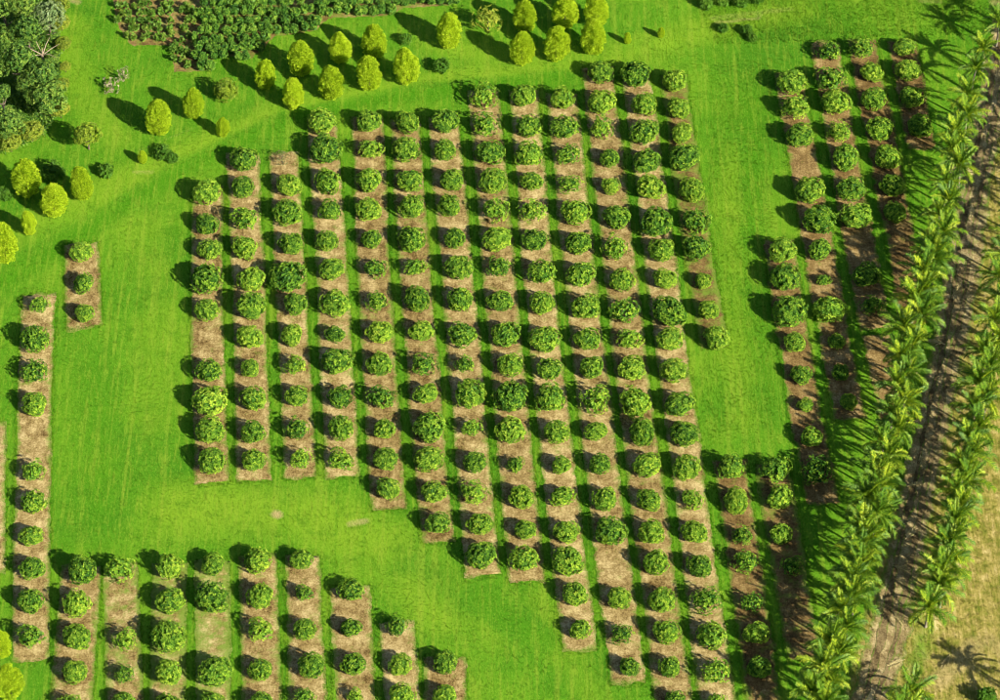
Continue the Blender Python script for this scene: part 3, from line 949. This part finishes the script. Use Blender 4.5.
single_tree('blossom_shrub', 112, 84, 88, 1.1, bl, 1.0, 1.2, 'pale blossoming shrub with sparse leaves on the upper left turf', 'shrub', None, 0.9, small_trunk)
single_tree('blossom_shrub', 123, 73, 56, 1.5, bl, 1.0, 1.2, 'thinner upright pale shrub right behind the blossoming one', 'shrub', None, 1.3, small_trunk)

# ------------------------------------------------------------------ crop plots along the top
crop_mesh = [crown_mesh('crop_crown', M['crop'], (0.62, 0.62, 0.78), 60, 8, 0.30, 0.12, 10, 0.4, 0.2, 0.45) for _ in range(5)]
thin_mesh = [crown_mesh('sparse_crown', M['crop_light'], (0.50, 0.50, 0.65), 18, 6, 0.38, 0.16, 8, 0.5, 0.4, 0.5) for _ in range(5)]


def plot(poly, sx, sy, keep, meshes, zc, rad, words, group, name, exclude=()):
    row = 0
    y = 72.0
    W = np.array(poly, float)
    while y > -4:
        xs = np.arange(100 + (row % 2) * sx * 0.5, 470, sx)
        k = 0
        hit = 0
        for x in xs:
            px = x + random.uniform(-0.24, 0.24) * sx
            py = y + random.uniform(-0.24, 0.24) * sy + (x - 280) * -0.02
            if random.random() > keep: continue
            if not in_poly(np.array([[px, py + 5]]), W)[0]: continue
            if py < -6: continue
            hit += 1
            if hit == 1: row_n[0] += 1
            p = at(px, py, zc)
            o = place(name, random.choice(meshes), None, (p[0], p[1], zc * 0.98), (0, 0, random.uniform(0, 6.28)), (random.uniform(0.85, 1.2) * rad,) * 2 + (random.uniform(0.85, 1.15) * rad,))
            tag(o, '%s, %s from left in %s row from bottom' % (words, ordinal(hit), ordinal(row_n[0])), 'shrub', group)
        y -= sy
        row += 1


row_n = [0]
PLOT_B_IN = [(196, -30), (196, 30), (192, 50), (192, 74), (213, 74), (219, 58), (254, 63), (278, 40), (316, 35), (328, 22), (388, 19), (404, 11), (455, 8), (462, -30)]
plot(PLOT_B_IN, 8.7, 8.8, 0.97, crop_mesh, 0.95, 1.08, 'dark green crop shrub of dense plot', 'shrubs of the dense crop plot', 'crop_shrub')
row_n[0] = 0
PLOT_A_IN = [(108, -30), (113, 20), (128, 44), (170, 44), (172, 74), (190, 74), (190, 48), (196, 20), (200, -30)]
plot(PLOT_A_IN, 7.6, 7.8, 0.72, thin_mesh, 0.60, 0.95, 'thin green crop plant of sparse plot', 'plants of the sparse crop plot', 'crop_plant')


# ------------------------------------------------------------------ palms
def frond_mesh(name, mat, e0, e1, L=3.7, nl=42):
    """arching feather leaf: starts at elevation e0, ends at e1; grows along +X"""
    n = 10
    el = np.radians(np.linspace(e0, e1, n))
    st = L / (n - 1)
    P = np.zeros((n, 3))
    bend = rng.normal(0, 0.05)
    for i in range(1, n):
        P[i] = P[i - 1] + st * np.array([math.cos(el[i]), bend * i / n, math.sin(el[i])])
    Vr, Fr = tube(P, np.linspace(0.05, 0.012, n), 4)
    s = np.linspace(0.10, 0.99, nl)
    pts = np.stack([np.interp(s * (n - 1), np.arange(n), P[:, k]) for k in range(3)], 1)
    els = np.interp(s * (n - 1), np.arange(n), el)
    T = np.stack([np.cos(els), np.zeros(nl), np.sin(els)], 1)
    Up = np.stack([-np.sin(els), np.zeros(nl), np.cos(els)], 1)
    ll = 0.86 * np.sin(PI * np.clip(s * 0.86 + 0.10, 0, 1)) ** 0.6 + 0.10
    parts = []
    vv = []
    for sg in (-1, 1):
        q = rng.uniform(0.35, 0.62, nl)[:, None]
        D = np.array([0, sg * 1.0, 0]) * rng.uniform(0.45, 0.9, (nl, 1)) + T * 0.8 + Up * (q - 0.15) + rng.normal(0, 0.12, (nl, 3))
        D = unit(D)
        l = (ll * rng.uniform(0.8, 1.1, nl))[:, None]
        wv = T * 0.049
        a = pts - wv
        b = pts + wv
        midp = pts + D * l * 0.55
        tip = pts + D * l + np.array([0, 0, -0.45]) * l * rng.uniform(0.5, 1.3, (nl, 1))
        c = midp + wv * 0.9
        d = midp - wv * 0.9
        V = np.stack([a, b, c, d, tip + wv * 0.15, tip - wv * 0.15], 1).reshape(-1, 3)
        i = np.arange(nl)[:, None] * 6
        F = np.concatenate([i + [0, 1, 2, 3], i + [3, 2, 4, 5]], 0)
        parts.append((V, F))
        vv.append(np.repeat(rng.random(nl), 6))
    parts.append((Vr, Fr))
    vv.append(np.full(len(Vr), 0.8))
    V, F = join(parts)
    return mesh_np(name, V, F, mat, {'v': np.concatenate(vv)})


CLASSES = [(84, 62), (72, 30), (58, -2), (42, -28), (24, -48), (4, -64)]
fronds = [[frond_mesh('frond', M['palm'], a + rng.uniform(-5, 5), b + rng.uniform(-8, 8)) for _ in range(3)] for a, b in CLASSES]
dry_fronds = [frond_mesh('dry_frond', M['palm_dry'], 0 + rng.uniform(-10, 10), -80, 2.9, 18) for _ in range(3)]


def palm_trunk(name, h, lean):
    zz = np.linspace(-0.15, h, 9)
    P = [(lean[0] * (z / h) ** 2, lean[1] * (z / h) ** 2, z) for z in zz]
    R = 0.17 - 0.05 * np.linspace(0, 1, 9)
    R[0] *= 1.6
    R[-1] = 0.16
    V, F = tube(P, R, 8)
    return mesh_np(name, V, F, M['palm_bark'], None, True)


palm_trunks = [(palm_trunk('palm_trunk', 4.2, (dx, dy)), dx, dy) for dx, dy in ((0.0, 0.1), (0.25, -0.1), (-0.2, 0.2), (0.1, 0.3))]


def palm(x, y, label, group, h):
    p = at(x, y, h + 0.5)
    tm, lx, ly = random.choice(palm_trunks)
    k = h / 4.2
    rz = random.uniform(0, 6.28)
    t = empty('palm_tree', (p[0], p[1], 0), rz)
    tag(t, label, 'palm', group)
    place('trunk', tm, t, (0, 0, 0), (0, 0, 0), (1, 1, k))
    size = random.uniform(0.86, 1.10)
    ga = random.uniform(0, 6.28)
    n = 21
    for i in range(n):
        cls = min(5, int(i / n * 6 + random.uniform(-0.4, 0.4))) if i else 0
        cls = max(cls, 0)
        ga += 2.399 + random.uniform(-0.25, 0.25)
        s = size * random.uniform(0.85, 1.08)
        place('frond', random.choice(fronds[cls]), t, (lx, ly, h - 0.05), (random.uniform(-0.25, 0.25), 0, ga), (s, s, s))
    for i in range(random.choice([0, 1, 1, 2])):
        ga = random.uniform(0, 6.28)
        tag(place('dry_frond', random.choice(dry_fronds), t, (lx, ly, h - 0.12), (0, 0, ga), (size,) * 3), 'dry straw-coloured hanging frond')


for i, (x, y) in enumerate(PALM_L):
    palm(x, y, 'feathery palm, %s from top in the left palm row beside the track' % ordinal(i + 1), 'palms of the left row', random.uniform(4.3, 5.2))
litter = [frond_mesh('fallen_frond', M['palm_dry'], 6, -5, 2.6, 18) for _ in range(3)]
for i, (x, y) in enumerate([(972, 205), (975, 262), (952, 296), (945, 345), (925, 395), (920, 455), (907, 487), (905, 540), (892, 566), (893, 612), (905, 660), (950, 655)]):
    p = at(x, y, 0)
    o = place('fallen_frond', random.choice(litter), None, (p[0], p[1], 0.10), (random.uniform(-.2, .2), 0.04, random.uniform(0, 6.28)))
    tag(o, 'dry straw-coloured palm frond lying on the ground by the track, %s from top' % ordinal(i + 1), 'palm frond', 'fallen fronds along the track')
for i, (x, y) in enumerate([(1013, 232), (1018, 210), (1024, 188), (1027, 168), (1033, 146), (1037, 124), (1043, 102), (1047, 80), (1053, 58), (1058, 34)]):
    palm(x, y, 'palm beyond the right edge, %s from bottom, shading the track' % ordinal(i + 1), 'palms beyond the right edge', random.uniform(3.9, 4.6))
for i, (x, y) in enumerate(PALM_R):
    if y > 670:
        lab = ['feathery palm at the bottom edge standing apart from the right row', 'feathery palm cut by the bottom edge below the lone palm',
               'palm just outside the lower right edge casting shadow on dry grass'][i - 24]
    else:
        lab = 'feathery palm, %s from top in the right palm row by dry field' % ordinal(i + 1)
    palm(x, y, lab, 'palms of the right row', random.uniform(3.9, 4.6))


# ------------------------------------------------------------------ grass blades over the turf and straw on the strips
def blades(name, n, box, mat, h0, h1, w, reject=None, require=None, label='', per=2, attrs=True, pts=None):
    P = np.stack([rng.uniform(box[0], box[1], n), rng.uniform(box[2], box[3], n)], 1)
    if pts is not None: P = pts
    if reject is not None: P = P[~reject(P)]
    if require is not None: P = P[require(P)]
    n = len(P)
    if per > 1:
        P = np.repeat(P, per, 0) + rng.normal(0, 0.05, (n * per, 2))
        n *= per
    a = rng.uniform(0, 2 * PI, n)
    lean = rng.uniform(0, 2 * PI, n)
    h = rng.uniform(h0, h1, n)
    b = np.stack([np.cos(a), np.sin(a)], 1) * (w * rng.uniform(0.5, 1.0, n))[:, None]
    ln = np.stack([np.cos(lean), np.sin(lean)], 1) * (h * rng.uniform(0.2, 0.9, n))[:, None]
    V = np.zeros((n, 3, 3))
    V[:, 0, :2] = P - b
    V[:, 1, :2] = P + b
    V[:, 2, :2] = P + ln
    V[:, 2, 2] = h
    V[:, :2, 2] = -0.01
    F = np.arange(n * 3).reshape(n, 3)
    at_ = {'v': np.repeat(rng.random(n), 3)}
    if attrs:
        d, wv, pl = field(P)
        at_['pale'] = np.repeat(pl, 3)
        at_['dry'] = np.repeat(d, 3)
        at_['wear'] = np.repeat(wv, 3)
    o = place(name, mesh_np(name, V.reshape(-1, 3), F, mat, at_))
    tag(o, label, 'grass', kind='stuff')
    return o


def off_turf(P):
    return strip_mask(P, -0.02) | (dist_poly(P, TRACK_W) < 1.9) | in_poly(P, np.array(wpoly(PLOT_A))) | in_poly(P, np.array(wpoly(PLOT_B)))


BOX = (-82, 82, -72, 84)
blades('mown_grass', 330000, BOX, M['blade'], 0.07, 0.22, 0.05, off_turf, label='short bright green mown grass between the orchard strips')


def fringe():
    out = []
    for W, h, *_ in strips:
        seg = np.hypot(*np.diff(W, axis=0).T)
        cs = np.concatenate([[0], np.cumsum(seg)])
        n = int(cs[-1] * 34)
        t = rng.uniform(0, cs[-1], n)
        C = np.stack([np.interp(t, cs, W[:, 0]), np.interp(t, cs, W[:, 1])], 1)
        T = unit(W[-1] - W[0])
        N = np.array([T[1], -T[0]])
        side = np.where(rng.random(n) < 0.5, -1, 1)
        out.append(C + N * (side * (h + rng.normal(0.06, 0.20, n)))[:, None])
        m = int(h * 2 * 22)
        for e, sg in ((W[0], -1), (W[-1], 1)):
            out.append(e + N * rng.uniform(-h, h, (m, 1)) + T * sg * rng.normal(0.02, 0.30, (m, 1)))
    return np.vstack(out)


blades('edge_grass', 0, BOX, M['blade'], 0.07, 0.22, 0.07, None, None, label='longer grass fringing the mulched soil strips', pts=fringe())
rough = [wpoly([(690, -10), (1010, -10), (1010, 34), (900, 36), (780, 44), (715, 44)]), wpoly([(712, 60), (772, 60), (775, 430), (700, 440), (705, 330)]),
         wpoly([(70, 480), (480, 500), (500, 720), (430, 640), (300, 540)])]
blades('rough_grass', 230000, BOX, M['blade'], 0.16, 0.42, 0.07, off_turf, lambda P: in_poly(P, rough[0]), label='tall rough grass on the upper right turf')
blades('corridor_grass', 160000, BOX, M['blade'], 0.10, 0.26, 0.06, off_turf, lambda P: in_poly(P, rough[1]), label='uneven green grass in the corridor right of the main block')
blades('dry_grass', 200000, BOX, M['blade'], 0.12, 0.34, 0.06, off_turf, lambda P: in_poly(P, DRY_POLY), label='dry yellow grass in the field right of the track')
blades('straw', 300000, BOX, M['straw_bit'], 0.03, 0.10, 0.07, None, lambda P: strip_mask(P, -0.05), label='dry straw and leaf litter scattered over the soil strips', attrs=False)
print('objects', len(bpy.data.objects), 'tris', sum(len(m.loops) - 2 * len(m.polygons) for m in bpy.data.meshes))
